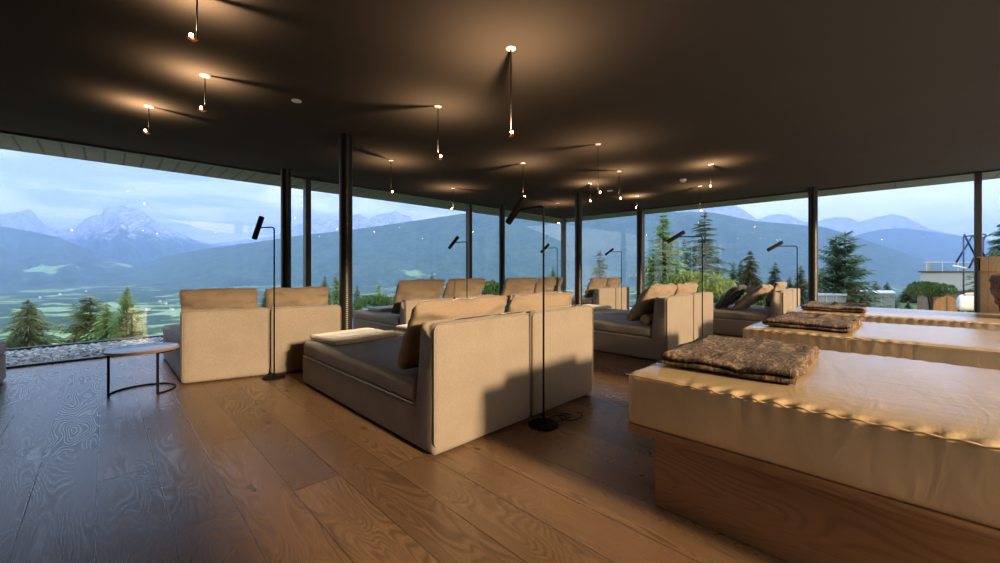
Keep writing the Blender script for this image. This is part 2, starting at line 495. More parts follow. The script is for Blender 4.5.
# ------------------------------------------------------------------ the room
YW, XW, YB = 7.3, 10.1, -1.6      # north-west glazing, north-east glazing, glazing behind the camera
XL = -6.0
bm = bmesh.new(); add_box(bm, (XL - .2, YB - .1, -.25), (XW + .08, YW + .08, 0))
tag(build('floor', bm, M['floor'], smooth=False), 'wide smoked oak plank floor with knots', None, kind='structure')
bm = bmesh.new(); add_box(bm, (XL - .2, YB - .1, CEIL), (XW + .04, YW + .04, CEIL + .4))
tag(build('ceiling', bm, M['ceiling'], smooth=False), 'dark brown painted flat ceiling', None, kind='structure')
# concrete eave slab around the glazing
bm = bmesh.new()
add_box(bm, (XL - .2, YW + .04, CEIL + .02), (XW + 1.15, YW + 1.2, CEIL + .42))
add_box(bm, (XW + .04, YB - 1.2, CEIL + .02), (XW + 1.15, YW + .04, CEIL + .42))
tag(build('trim_1', bm, M['concrete'], smooth=False), 'panelled concrete eave outside the glazing', None, kind='structure')
box_obj('wall_left', (XL - .2, YB - .1, 0), (XL, YW + .04, CEIL), M['greyplaster'])['kind'] = 'structure'
box_obj('wall_back', (XL, YB - .1, 0), (.5, YB, CEIL), M['greyplaster'])['kind'] = 'structure'

def window(name, p0, p1, posts, label, pw=.09):
    """a floor to ceiling glazed bay from p0 to p1 (in plan); posts: distances along it"""
    p0 = Vector((*p0, 0)); p1 = Vector((*p1, 0))
    d = (p1 - p0); L = d.length; d.normalize(); n = Vector((-d.y, d.x, 0))
    ang = math.atan2(d.y, d.x)
    w = empty(name, p0, ang); tag(w, label, None, kind='structure')
    bm = bmesh.new()
    add_box(bm, (0, -.04, 0), (L, .04, .025)); add_box(bm, (0, -.04, CEIL - .03), (L, .04, CEIL))
    for q in posts: add_box(bm, (q - pw/2, -.07, .025), (q + pw/2, .07, CEIL - .03))
    bmesh.ops.bevel(bm, geom=bm.edges[:], offset=.004, segments=1, affect='EDGES')
    build('window_frame', bm, M['frame'], w, smooth=False)
    box_obj('pane', (.0, -.006, .02), (L, .006, CEIL - .02), M['glass'], w)
    return w
window('window_1', (-1.22, YW), (2.51, YW), [3.73], 'floor to ceiling glazing facing the rocky peak')
window('window_2', (2.51, YW), (6.24, YW), [3.73], 'glazing between the two slim mullions')
window('window_3', (6.24, YW), (XW, YW), [3.86], 'glazing running up to the corner post')
window('window_4', (XW, YW), (XW, 4.76), [2.54], 'glazing just past the corner post')
window('window_5', (XW, 4.76), (XW, -.96), [5.72], 'wide glazing with spruces beyond', pw=.075)
window('window_6', (XW, -.96), (XW, YB), [], 'narrow glazing behind the pine partition')
window('window_7', (-4.95, YW), (-1.22, YW), [3.73], 'glazing beside the leftmost lounger')
window('window_8', (XL, YW), (-4.95, YW), [1.05], 'end glazing of the long window wall')
window('window_9', (.5, YB), (XW, YB), [3.15, 6.35], 'glazing behind the beds', pw=.06)

# inner corner of trim under the glazing
def column(x, y, label):
    bm = bmesh.new(); add_lathe(bm, [(0, 0), (.075, 0), (.075, CEIL), (0, CEIL)], seg=40)
    bm2 = build('column', bm, M['column'], sharp=50)
    bm2.location = (x, y, 0)
    tag(bm2, label, None, kind='structure')
    return bm2
column(2.03, 4.63, 'dark spiral steel column between the paired loungers')
column(2.05, 6.9, 'dark steel column by the glazing behind the reading lamp')
column(7.0, 4.68, 'dark steel column in front of the corner post')
column(7.0, 6.93, 'thin looking dark column near the middle of the glazing')
column(9.76, 4.66, 'dark steel column at the north east glazing')
column(9.76, 1.13, 'dark steel column behind the beds')

# ------------------------------------------------------------------ loungers
def chaise(name, x0, x1, yb, yf, label, seat=.43, panel=.82, skew=0.0, group='upholstered loungers'):
    w = x1 - x0 - .012
    L = yf - yb
    root = empty(name, (x0 + .006, yb, 0))
    tag(root, label, 'lounger', group)
    def sh(p):
        return Vector((p.x, p.y + skew * p.x, p.z))
    sd = x0 * 3.1 + yb
    bm = soft_box((0, .12, .012), (w, L, .285), .03, (10, 20, 4), wr=.004, seed=sd, fn=sh)
    build('base', bm, M['linen'], root)
    bm = soft_box((.002, .2, .282), (w - .002, L + .005, seat), .045, (14, 26, 4), puff=.018, wr=.009, ws=3.4, seed=sd + 3, fn=sh)
    sc = build('seat_cushion', bm, M['linen'], root)
    # piping round the mattress
    bm = bmesh.new()
    r = .05; pts = []
    for (cx, cy, a0) in ((w - r, L - r, 0), (r, L - r, 90), (r, .2 + r, 180), (w - r, .2 + r, 270)):
        for k in range(5):
            a = math.radians(a0 + k * 22.5); pts.append(sh(Vector((cx + (r + .001) * math.cos(a), cy + (r + .001) * math.sin(a), .286))))
    add_tube(bm, pts, .0045, 8, closed=True)
    build('piping', bm, M['linen'], sc)
    def taper(p):
        q = Vector(p)
        k = (q.z - .035) / (panel - .035)
        if q.y > .1: q.y -= .075 * k
        return sh(q)
    bm = soft_box((0, 0, .010), (w, .24, panel), .035, (10, 3, 12), wr=.004, seed=sd + 9, fn=taper)
    bp = build('back_panel', bm, M['linen'], root)
    bm = bmesh.new(); pts = []
    r = .05
    for (cx, cz, a0) in ((w - r, panel - r, 0), (r, panel - r, 90), (r, .05 + r, 180), (w - r, .05 + r, 270)):
        for k in range(5):
            a = math.radians(a0 + k * 22.5); pts.append(sh(Vector((cx + (r - .006) * math.cos(a), .006, cz + (r - .006) * math.sin(a)))))
    add_tube(bm, pts, .0045, 8, closed=True)
    build('piping', bm, M['linen'], bp)
    for fx in (.06, w - .06):
        for fy in (.1, L - .15):
            bm = bmesh.new(); c = sh(Vector((fx, fy, 0)))
            add_lathe(bm, [(0, 0), (.022, 0), (.022, .03), (0, .03)], (c.x, c.y, 0), 12)
            build('foot', bm, M['black'], root)
    return root

def back_cushion(x0, x1, yb, label, skew=0.0, seat=.43, top=.96, w=None, seed=1, t=.17, lean_back=.165, lean=24, mat='cushion', name='back_cushion'):
    w = w or (x1 - x0 - .03)
    h = (top - seat - .012) / math.cos(math.radians(lean))
    bm = pillow_bm(w, h, t, seed=seed)
    o = build(name, bm, M[mat])
    o.rotation_euler = (math.radians(lean), 0, math.atan(skew))
    cx = (x0 + x1) / 2
    cz = seat + .03 + h / 2 * math.cos(math.radians(lean)) 
    cy = yb + skew * (cx - x0) + lean_back + .035 + h / 2 * math.sin(math.radians(lean)) + t * .1
    o.location = (cx, cy, cz)
    tag(o, label, 'cushion', 'loose back cushions')
    return o

ROW = 'front row of paired loungers'
# big pair in the middle
chaise('chaise_lounge', 1.40, 2.32, 1.97, 4.23, 'brown linen lounger in the middle, the nearest, its back panel whole in view', group=ROW)
chaise('chaise_lounge', 2.32, 3.20, 1.97, 4.23, 'brown linen lounger directly behind the nearest reading lamp', group=ROW)
back_cushion(1.40, 2.32, 1.97, 'long brown cushion topping the nearest lounger', seed=1, top=.925, t=.18, lean=28)
back_cushion(2.32, 3.20, 1.97, 'long brown cushion behind the nearest reading lamp pole', seed=2, top=.92, t=.18, lean=28)
# pair to the right of it
chaise('chaise_lounge', 4.84, 5.74, 1.96, 4.2, 'grey brown lounger in side view left of the middle fur throws', group=ROW, panel=.81)
chaise('chaise_lounge', 5.74, 6.58, 1.96, 4.2, 'grey brown lounger whose back panel stands behind the thin lamp pole right of centre', group=ROW, panel=.81)
back_cushion(4.84, 5.74, 1.96, 'leaning cushion with a small bolster below it', seed=3, lean=34, top=.93)
back_cushion(5.74, 6.58, 1.96, 'cushion peeping over the panel beside the lamp pole right of centre', seed=4, top=.93)
bm = bmesh.new(); add_tube(bm, [(0, 0, 0), (.02, 0, 0), (.04, 0, 0), (.5, 0, 0), (.52, 0, 0), (.54, 0, 0)], [.045, .06, .065, .065, .06, .045], 20)
o = build('bolster', bm, M['cushion']); o.location = (4.86, 2.27, .507)
tag(o, 'small round bolster tucked beneath the leaning cushion', 'bolster')
# pair at the right, by the glazing
chaise('chaise_lounge', 7.6, 8.42, 1.25, 3.4, 'light lounger with a dark cushion, its flank half in shade', group=ROW, panel=.80)
chaise('chaise_lounge', 8.42, 9.2, 1.25, 3.4, 'light lounger behind the farthest right reading lamp', group=ROW, panel=.80)
back_cushion(7.62, 8.36, 1.30, 'beige cushion tipped forward over a charcoal one', seed=5, lean=48, top=.86, t=.17)
back_cushion(7.66, 8.3, 1.68, 'charcoal cushion propped on the right hand pair of loungers', seed=6, lean=44, top=.84, mat='darkcushion', t=.16)
back_cushion(8.42, 9.2, 1.25, 'beige cushion peeping over the panel behind the farthest right lamp', seed=7, top=.90)
# left pair, slightly turned panels
LG = 'window row of paired loungers'
SK = -.285
chaise('chaise_lounge', .53, 1.27, 5.00, 6.8, 'beige lounger beside the round side table, back turned', seat=.42, panel=.735, skew=SK, group=LG)
chaise('chaise_lounge', 1.27, 1.97, 4.79, 6.6, 'beige lounger between the left reading lamp and the spiral column', seat=.42, panel=.735, skew=SK, group=LG)
back_cushion(.53, 1.27, 5.00, 'wrinkled tan cushion above the panel near the side table', skew=SK, seed=8, top=.93, seat=.42)
back_cushion(1.27, 1.97, 4.79, 'wrinkled tan cushion right of the left reading lamp', skew=SK, seed=9, top=.93, seat=.42)
# back row
chaise('chaise_lounge', 3.10, 4.02, 5.05, 6.8, 'sunlit lounger with a folded throw on its pale seat by the glazing', seat=.42, panel=.70, group=LG)
chaise('chaise_lounge', 4.02, 4.94, 5.05, 6.8, 'sunlit lounger behind the slim lamp left of centre', seat=.42, panel=.70, group=LG)
back_cushion(3.10, 4.02, 5.05, 'peach lit cushion left of the slim lamp pole', seed=10, top=.98, seat=.42)
back_cushion(4.02, 4.94, 5.05, 'peach lit cushion right of the slim lamp pole', seed=11, top=.98, seat=.42)
chaise('chaise_lounge', 5.44, 6.4, 5.05, 6.8, 'sunlit lounger between the two thin columns', seat=.42, panel=.68, group=LG)
chaise('chaise_lounge', 6.4, 7.3, 5.05, 6.8, 'sunlit lounger beside the corner of the glazing', seat=.42, panel=.68, group=LG)
back_cushion(5.44, 6.4, 5.05, 'creased pale cushion behind the nearest lamp pole, in the window row', seed=12, top=.97, seat=.42)
back_cushion(6.4, 7.3, 5.05, 'creased pale cushion crossed by the middle window row lamp', seed=13, top=.97, seat=.42)
chaise('chaise_lounge', 8.35, 9.15, 5.0, 6.75, 'small looking white lounger in the glazed corner', seat=.42, panel=.69, group=LG)
chaise('chaise_lounge', 9.15, 9.9, 5.0, 6.75, 'white lounger touching the corner glazing behind a thin lamp', seat=.42, panel=.69, group=LG)
back_cushion(8.35, 9.15, 5.0, 'pale cushion on the lounger in the glazed corner, left one', seed=14, top=.93, seat=.42)
back_cushion(9.15, 9.9, 5.0, 'pale cushion on the lounger in the glazed corner, right one', seed=15, top=.93, seat=.42)
# at the left border
chaise('chaise_lounge', -1.65, -.72, 4.7, 6.55, 'pale lounger cut by the left border of the view', seat=.42, panel=.735, group=LG)

# towels
def cloth_at(name, x, y, z, L, W, layers, th, mat, label, cat, group, rz=0.0, seed=0, wr=.008, slip=.02):
    o = build(name, folded_bm(L, W, layers, th, seed, wr, slip), M[mat])
    o.location = (x, y, z); o.rotation_euler = (0, 0, rz)
    return tag(o, label, cat, group)
TW = 'folded towels on the loungers'
cloth_at('folded_towel', 1.50, 3.62, .452, .66, .5, 3, .016, 'towel', 'cream folded towel on the foot of the nearest lounger', 'towel', TW, .10, 1, slip=.008)
cloth_at('folded_towel', 2.42, 3.62, .452, .66, .48, 3, .016, 'towel', 'cream folded towel half hidden by the nearest cushion', 'towel', TW, .06, 2, slip=.008)
cloth_at('folded_towel', 3.25, 6.08, .442, .66, .45, 3, .016, 'towel', 'tan folded towel on the pale seat by the glazing', 'towel', TW, 0, 3, slip=.008)
cloth_at('folded_towel', 5.85, 3.62, .452, .62, .45, 3, .016, 'towel', 'white folded towel beyond the nearest pair of loungers', 'towel', TW, 0, 4, slip=.008)

# ------------------------------------------------------------------ side table
tb = empty('side_table', (.255, 5.02, 0))
tag(tb, 'round wooden side table on a half ring of black steel', 'table')
bm = bmesh.new(); add_lathe(bm, [(0, .388), (.262, .388), (.27, .392), (.27, .406), (.264, .411)], seg=64)
build('table_top', bm, M['tablewood'], tb, sharp=40)
bm = bmesh.new(); add_lathe(bm, [(.264, .411), (.26, .4125), (0, .4125)], seg=64)
tag(build('top_inlay', bm, M['stonetop'], tb, sharp=40), 'grey satin surface of the table top')
def ring(z): return [(.235 * math.cos(a), .235 * math.sin(a), z) for a in [math.radians(186 - i * (186 + 68) / 30) for i in range(31)]]
bm = bmesh.new(); add_tube(bm, ring(.008), .008, 8); build('base_ring', bm, M['black'], tb)
bm = bmesh.new(); add_tube(bm, ring(.380), .008, 8); build('top_ring', bm, M['black'], tb)
for a in (186, 59, -68):
    if a == 59: continue
    r = math.radians(a); x, y = .235 * math.cos(r), .235 * math.sin(r)
    bm = bmesh.new(); add_box(bm, (x - .01, y - .008, .0), (x + .01, y + .008, .388)); build('leg', bm, M['black'], tb, smooth=False)

# ------------------------------------------------------------------ reading lamps
def reading_lamp(x, y, h, label, heading=90, tilt=35, reach=.30):
    """heading: the way the arm points from the pole, degrees in plan"""
    root = empty('reading_lamp', (x, y, 0), math.radians(heading))
    tag(root, label, 'floor lamp', 'black reading lamps')
    bm = bmesh.new(); add_lathe(bm, [(0, 0), (.105, 0), (.11, .004), (.11, .012), (.1, .018), (.016, .02), (.013, .03), (0, .03)], seg=36)
    build('base', bm, M['black'], root, sharp=50)
    pts = [(0, 0, .02), (0, 0, h * .5), (0, 0, h - .07)]
    for k in range(1, 8):
        a = math.radians(k * 90 / 7); pts.append((.035 * (1 - math.cos(a)), 0, h - .035 - .0 + .035 * math.sin(a) - .0))
    pts[2] = (0, 0, h - .04)
    pts.append((reach - .03, 0, h))
    bm = bmesh.new(); add_tube(bm, pts, .0075, 10); build('pole', bm, M['black'], root)
    bm = bmesh.new(); add_tube(bm, [(reach - .035, 0, h), (reach + .005, 0, h)], .011, 12); jt = build('joint', bm, M['black'], root)
    a = math.radians(tilt)
    d = Vector((math.sin(a), 0, -math.cos(a)))     # the way the shade points
    c = Vector((reach, 0, h))
    n = Vector((-d.z, 0, d.x))
    bm = bmesh.new()
    prof = [(0, -.13), (.020, -.13), (.027, -.122), (.027, .13), (.022, .13), (.022, .02), (0, .02)]
    add_lathe(bm, prof, seg=28)
    q = Vector((0, 0, 1)).rotation_difference(d)
    bmesh.ops.transform(bm, matrix=Matrix.Translation(c) @ q.to_matrix().to_4x4(), verts=bm.verts)
    build('lamp_shade', bm, M['black'], root, sharp=50)
    return root
reading_lamp(2.29, 1.835, 1.62, 'tall black reading lamp nearest of all, behind the big lounger', 85, 48)
reading_lamp(1.27, 4.66, 1.60, 'black reading lamp before the left pair of loungers', 118, 24, .22)
reading_lamp(4.17, 4.93, 1.60, 'slim black reading lamp at the pair left of centre', 105, 45, .27)
reading_lamp(6.60, 4.93, 1.60, 'small looking reading lamp at the middle pair by the glazing', 95, 50)
reading_lamp(9.22, 4.88, 1.60, 'smallest looking reading lamp, in the glazed corner', 115, 52)
reading_lamp(5.72, 1.845, 1.60, 'black reading lamp with tilted head before two tall spruces', 116, 58, .33)
reading_lamp(7.93, 1.12, 1.53, 'black reading lamp farthest right, over the treatment beds', 130, 60, .34)
# loose cable at the nearest lamp
bm = bmesh.new()
pts = []
for i in range(60):
    s = i / 59
    a = s * 13
    pts.append((2.42 + .18 * s + (.11 - .04*s) * math.cos(a), 1.80 + .03 * math.sin(5 * s) + (.06) * math.sin(a) , .005 + .004 * (1 + math.sin(a * 1.7))))
add_tube(bm, pts, .0035, 6)
tag(build('power_cable', bm, M['black']), 'black cable coiled beside the base of the nearest lamp', 'cable')

# ------------------------------------------------------------------ water beds
def relax_bed(x0, x1, ye, yh, label):
    root = empty('relaxation_bed', (x0, yh, 0)); tag(root, label, 'bed', 'satin covered relaxation beds')
    W = x1 - x0; L = ye - yh
    bm = soft_box((0, 0, .40), (W, L, .65), .028, (44, 150, 4), puff=.012, wr=.006, ws=2.4, seed=x0, edge_ripple=.007)
    mt = build('mattress', bm, M['satin'], root)
    bm = bmesh.new(); pts = []
    N = 260
    for i in range(N):
        s = i / (N - 1) * L
        y = s; a = .0045 * max(0, .4 + 1.3 * noise.noise(Vector(((s) * 1.7 + x0, 3.1, 0))))
        pts.append((-.001 + a * math.sin(s * 84), y, .640 + a * math.cos(s * 80)))
    add_tube(bm, pts, .0035, 6)
    build('piping', bm, M['satin'], mt)
    box_obj('bed_board', (.006, .01, .362), (W - .006, L - .006, .402), M['bedwood'], root, .004)
    box_obj('plinth', (.10, .10, 0), (W - .10, L - .10, .364), M['bedwood'], root, .002)
    return root
relax_bed(1.80, 3.18, .93, -1.25, 'nearest wooden relaxation bed with cream satin mattress')
relax_bed(3.88, 5.15, .93, -1.25, 'middle relaxation bed, second from the viewer')
relax_bed(5.85, 7.15, .93, -1.25, 'farthest relaxation bed, next to the pine partition')
TH = 'folded fur throws on the beds'
cloth_at('fur_throw', 2.02, .29, .665, .88, .57, 2, .024, 'fur', 'brown fur throw folded on the nearest bed, the largest', 'throw', TH, .03, 11, wr=.017, slip=.02)
cloth_at('fur_throw', 4.02, .24, .665, .88, .57, 2, .024, 'fur', 'brown fur throw folded on the middle bed', 'throw', TH, -.03, 12, wr=.017, slip=.02)
cloth_at('fur_throw', 5.98, .24, .665, .88, .57, 2, .024, 'fur', 'brown fur throw folded on the farthest bed', 'throw', TH, .02, 13, wr=.018, slip=.015)
o = build('fur_pillow', pillow_bm(.52, .46, .2, seed=20, wr=.02), M['furpillow'])
o.location = (6.50, -.84, .885); o.rotation_euler = (math.radians(-14), 0, math.radians(8))
tag(o, 'russet fur pillow standing on the farthest bed at the right border', 'pillow')

# pine partition at the right
pt = empty('pine_partition', (7.27, -.70, 0)); tag(pt, 'knotty pine partition panel beside the farthest bed', 'partition')
box_obj('panel', (.03, -.84, 0), (.07, 0, 1.14), M['pine'], pt, .003)
box_obj('top_board', (0, -.86, 1.13), (.09, .01, 1.30), M['pine'], pt, .004)
box_obj('side_post', (.0, -.012, 0), (.05, .03, 1.29), M['frame'], pt, .003)

# ------------------------------------------------------------------ ceiling fittings
pend = [  # canopy px,py ; bulb py ; streak towards px,py ; label
 (205, 75, 108, 290, 90, 'pendant bulb second from the left corner, wire to a white rose'),
 (149, 106, 131, 215, 122, 'pendant bulb nearest the left glazing'),
 (511, 48, 133, 497, 95, 'long wired pendant bulb high over the nearest lamp'),
 (438, 106, 156, 360, 108, 'pendant bulb right of the spiral column'),
 (391, 160, 191, 350, 147, 'pendant bulb by the glazing just right of the spiral column'),
 (523, 163, 197, 475, 172, 'pendant bulb seen above the nearest lamp head'),
 (598, 144, 192, 550, 150, 'pendant bulb high right of the middle column'),
 (619, 171, 198, 545, 169, 'pendant bulb between middle column and the flat detector'),
 (637, 196, 207.5, 670, 196, 'pendant bulb right above the north east column'),
 (711, 164, 186, 728, 172, 'pendant bulb farthest right with its own bright pool'),
 (590, 183, 201, 577, 196, 'pendant bulb close behind the middle column'),
 (558, 203, 223, 530, 196, 'pendant bulb over the corner post'),
 (453, 188, 209, 497, 193, 'pendant bulb before the mullion left of centre'),
 (700, 186, 211, 668, 195, 'pendant bulb hanging before the tallest spruces'),
 (197, -6, 36, 260, 10, 'pendant bulb at the top left of the view with a copper leaf'),
]
pend = [(at_height(a, b, CEIL), at_height(d, e, CEIL), H + (269.5 - c) / F * ((at_height(a, b, CEIL).x + at_height(a, b, CEIL).y) / R2), l) for a, b, c, d, e, l in pend]
# three unseen pendants, added as warm fill for the bed fronts
for x, y, w in ((.75, .35, 'over the near end of the plank floor'), (1.1, -.6, 'between the rear glazing and the nearest bed'), (-.6, -.9, 'in the corner behind the viewer')):
    pend.append((Vector((x, y, CEIL)), Vector((x + .5, y + .3, CEIL)), 2.2, 'pendant bulb ' + w))
for i, (c, s, zb, lab) in enumerate(pend):
    d = (s - c); d.z = 0; d.normalize()
    drop = CEIL - zb
    root = empty('pendant_light', c); tag(root, lab, 'pendant lamp', 'small wire pendants')
    bm = bmesh.new(); add_lathe(bm, [(0, -.001), (.035, -.001), (.037, -.006), (.03, -.011), (.006, -.012), (0, -.013)], seg=28)
    build('canopy', bm, M['white'], root, sharp=50)
    bm = bmesh.new(); add_tube(bm, [(0, 0, -.008), (0, 0, -drop * .5), (0, 0, -drop - .012)], .004, 8); build('wire', bm, M['black'], root)
    off = -d * .027
    bm = bmesh.new()
    add_tube(bm, [(0, 0, -drop - .01), (off.x * .5, off.y * .5, -drop - .022), (off.x, off.y, -drop - .016)], .0022, 8)
    build('arm', bm, M['copper'], root)
    bm = bmesh.new(); add_lathe(bm, [(0, -.014), (.008, -.010), (.011, -.002), (.009, .005), (0, .009)], (off.x, off.y, -drop), 14)
    build('bulb', bm, M['bulb'], root)
    # small curled copper leaf under the bulb
    bm = bmesh.new()
    rows = []
    for a in range(7):
        sa = a / 6
        row = []
        for b in (-1, -.5, 0, .5, 1):
            wd = .018 * math.sin(PI * (.12 + .8 * sa))
            p = Vector((-.02 + .06 * sa, b * wd, -.024 - .012 * math.sin(sa * PI) + .008 * b * b))
            row.append(p)
        rows.append(row)
    rot = Matrix.Rotation(math.atan2(d.y, d.x), 3, 'Z')
    vr = [[bm.verts.new(rot @ p + Vector((off.x, off.y, -drop))) for p in row] for row in rows]
    for r0, r1 in zip(vr, vr[1:]):
        for k in range(4): bm.faces.new((r0[k], r0[k+1], r1[k+1], r1[k]))
    bmesh.ops.solidify(bm, geom=bm.faces[:], thickness=.0012)
    build('leaf', bm, M['copper'], root)
    li = bpy.data.lights.new('bulb_light', 'SPOT'); li.spot_size = math.radians(158); li.spot_blend = 1.0; li.energy = {2: 44.0, 15: 24.0, 16: 48.0, 17: 16.0}.get(i, 23.0)
    li.color = (1.0, .64, .36); li.shadow_soft_size = .003
    lo = bpy.data.objects.new('bulb_light', li); COL.objects.link(lo); lo.parent = root
    lo.location = (off.x, off.y, -drop + .018); lo.rotation_euler = (PI, 0, 0)

def disc(px, py, r, label, name, cat, prof):
    bm = bmesh.new(); add_lathe(bm, prof, seg=32)
    o = build(name, bm, M['white'], sharp=45); o.location = at_height(px, py, CEIL)
    return tag(o, label, cat)
disc(296.5, 100.5, .04, 'flat white ceiling disc between the left pendants', 'ceiling_disc', 'ceiling fitting', [(0, -.001), (.043, -.001), (.045, -.005), (.041, -.009), (.02, -.01), (0, -.008)])
disc(610, 190.5, .05, 'small flat white disc over the middle column', 'ceiling_disc', 'ceiling fitting', [(0, -.001), (.058, -.001), (.06, -.008), (.05, -.012), (0, -.012)])
disc(683, 179, .05, 'round white smoke detector on the ceiling right of centre', 'smoke_detector', 'smoke detector', [(0, -.001), (.05, -.001), (.055, -.02), (.05, -.035), (.03, -.05), (.02, -.058), (0, -.06)])

# ------------------------------------------------------------------ outside, near
bm = bmesh.new()
add_box(bm, (XL, YW + .08, -.25), (XW + 1.6, YW + 1.66, -.03)); add_box(bm, (XW + .08, YB, -.25), (XW + 1.6, YW + .08, -.03))
tag(build('gravel_bed', bm, M['gravel'], smooth=False), 'bed of grey gravel outside the glazing', 'gravel', kind='stuff')
bm = bmesh.new()
rnd = random.Random(4)
ico = [Vector(v) for v in ((0,0,1),(.9,0,.2),(.28,.85,.2),(-.72,.53,.2),(-.72,-.53,.2),(.28,-.85,.2),(.72,.53,-.4),(-.28,.85,-.4),(-.9,0,-.4),(-.28,-.85,-.4),(.72,-.53,-.4))]
icf = [(0,1,2),(0,2,3),(0,3,4),(0,4,5),(0,5,1),(1,6,2),(2,7,3),(3,8,4),(4,9,5),(5,10,1),(2,6,7),(3,7,8),(4,8,9),(5,9,10),(1,10,6)]
for i in range(5200):
    x = rnd.uniform(-2.6, 2.2) if i < 4200 else rnd.uniform(2.2, 6); y = rnd.uniform(YW + .1, YW + 1.62)
    s = rnd.uniform(.014, .036)
    m = Matrix.Rotation(rnd.uniform(0, 6.3), 3, 'Z') @ Matrix.Diagonal((s * rnd.uniform(.8, 1.4), s, s * rnd.uniform(.5, .8)))
    vs = [bm.verts.new(m @ v + Vector((x, y, -.025 + rnd.uniform(0, .012)))) for v in ico]
    for f in icf: bm.faces.new([vs[k] for k in f])
tag(build('gravel', bm, M['stone'], smooth=False), 'loose pale and dark pebbles along the left glazing', 'gravel', kind='stuff')
bm = bmesh.new()
add_box(bm, (XL, YW + 1.66, -.3), (XW + 1.68, YW + 1.73, .012)); add_box(bm, (XW + 1.6, YB, -.3), (XW + 1.68, YW + 1.66, .012))
tag(build('trim_2', bm, M['edge'], smooth=False), 'dark sheet metal edge round the gravel', None, kind='structure')
box_obj('trim_3', (XL, YB - .1, -3.2), (XW + 1.55, YW + 1.6, -.26), M['concrete'])['kind'] = 'structure'

# ------------------------------------------------------------------ land
def ground_z(u, d):
    """height of the hillside at bearing u, distance d"""
    k = min(max((u - .1) / .9, 0), 1); k = k * k * (3 - 2 * k)
    near = 14 + 40 * k
    steep = .30 - .05 * k
    z = -2.6 + .9 * k - .03 * (d - 12) if d < near else -2.6 + .9 * k - .03 * (near - 12) - steep * (d - near)
    return z
def terrain():
    bm = bmesh.new()
    us = [-2.2 + 4.4 * i / 110 for i in range(111)]
    ds = [9.5 * (7200 / 9.5) ** (i / 90) for i in range(91)]
    rows = []
    for u in us:
        row = []
        for d in ds:
            z = ground_z(u, d)
            fl = -150 + 14 * fbm(Vector((u * 3, math.log(d), 0)))
            z = max(z, fl) if d < 4000 else fl
            p = Vector((d * (1 + u) / R2, d * (1 - u) / R2, z))
            row.append(bm.verts.new(p))
        rows.append(row)
    for a, b in zip(rows, rows[1:]):
        for k in range(len(ds) - 1): bm.faces.new((a[k], a[k+1], b[k+1], b[k]))
    return bm
tm = terrain()
o = build('terrain', tm, M['valley'])
o.data.materials.append(M['lawn'])
for p in o.data.polygons:
    c = p.center
    if (c.x + c.y) / R2 < 90: p.material_index = 1
tag(o, 'hillside lawn falling to a valley of fields and woods', None, kind='structure')

def ridge(name, pts, D, toe, mat, label, rough=.05, back=.5, rnd=0.0, zfloor=-165, nu=260, nt=44, power=1.0, spur=.12):
    """a mountain range: crest line through given bearings, long forested front, back slope"""
    xs = [p[0] for p in pts]
    def crest(px):
        if px <= xs[0]: return pts[0][1]
        for a, b in zip(pts, pts[1:]):
            if px <= b[0]:
                k = (px - a[0]) / (b[0] - a[0])
                return a[1] + (b[1] - a[1]) * k
        return pts[-1][1]
    bm = bmesh.new(); rows = []
    for i in range(nu + 1):
        px = xs[0] + (xs[-1] - xs[0]) * i / nu
        u = (px - 500) / F
        zc = H + (269.5 - crest(px)) / F * D
        row = []
        for j in range(nt + 1):
            k = j / nt
            if k <= .75:
                q = k / .75
                d = toe + (D - toe) * q
                z = zfloor + (zc - zfloor) * (q ** power)
                env = math.sin(PI * min(q, 1)) ** .7 if 0 < q < 1 else 0
            else:
                q = (k - .75) / .25
                d = D + (D * back) * q
                z = zc + (zfloor - zc) * q
                env = math.sin(PI * q)
            amp = (zc - zfloor) * spur
            w = Vector((u * D / 700 + rnd, d / 1500, rnd))
            r = 1 - abs(noise.noise(w)) * 2.2
            r2 = 1 - abs(noise.noise(w * 2.7)) * 2.0
            z += amp * env * (r * .9 + r2 * .4 - .75)
            z += rough * (zc - zfloor) * noise.noise(Vector((u * D / 130, d / 260, rnd))) * (1 if k <= .75 and k > .02 else .2) * (.35 if env == 0 else 1)
            row.append(bm.verts.new((d * (1 + u) / R2, d * (1 - u) / R2, z)))
        rows.append(row)
    for a, b in zip(rows, rows[1:]):
        for k in range(nt): bm.faces.new((a[k], a[k+1], b[k+1], b[k]))
    o = build(name, bm, mat)
    return tag(o, label, None, kind='structure')
ridge('mountain_range', [(-140, 228), (-60, 205), (0, 214), (15, 212.6), (30, 209), (37, 217), (47, 226), (60, 229), (75, 227), (85, 219), (94, 214.5), (102, 214), (104, 208.5), (113, 206), (121, 204), (128, 207), (134, 207.6), (149, 216), (169, 228), (189, 237), (200, 242), (230, 247), (260, 256), (300, 264)],
      9500, 5600, M['rock'], 'rocky alpine peak with pale scree above the valley', rough=.03, rnd=1.3, spur=.16, nu=420, nt=80)
ridge('mountain_range', [(190, 258), (215, 243), (240, 240), (275, 236), (292, 227), (309, 219), (338, 219), (350, 216), (358, 214), (364, 216), (368, 218), (376, 215.5), (385, 213), (391, 211.5), (397, 211), (403, 213.5), (409, 216), (413, 220), (440, 240), (470, 262)],
      11500, 7600, M['rock_far'], 'faint blue alpine peaks over the wooded slope', rough=.03, rnd=4.1, spur=.1, nt=70)
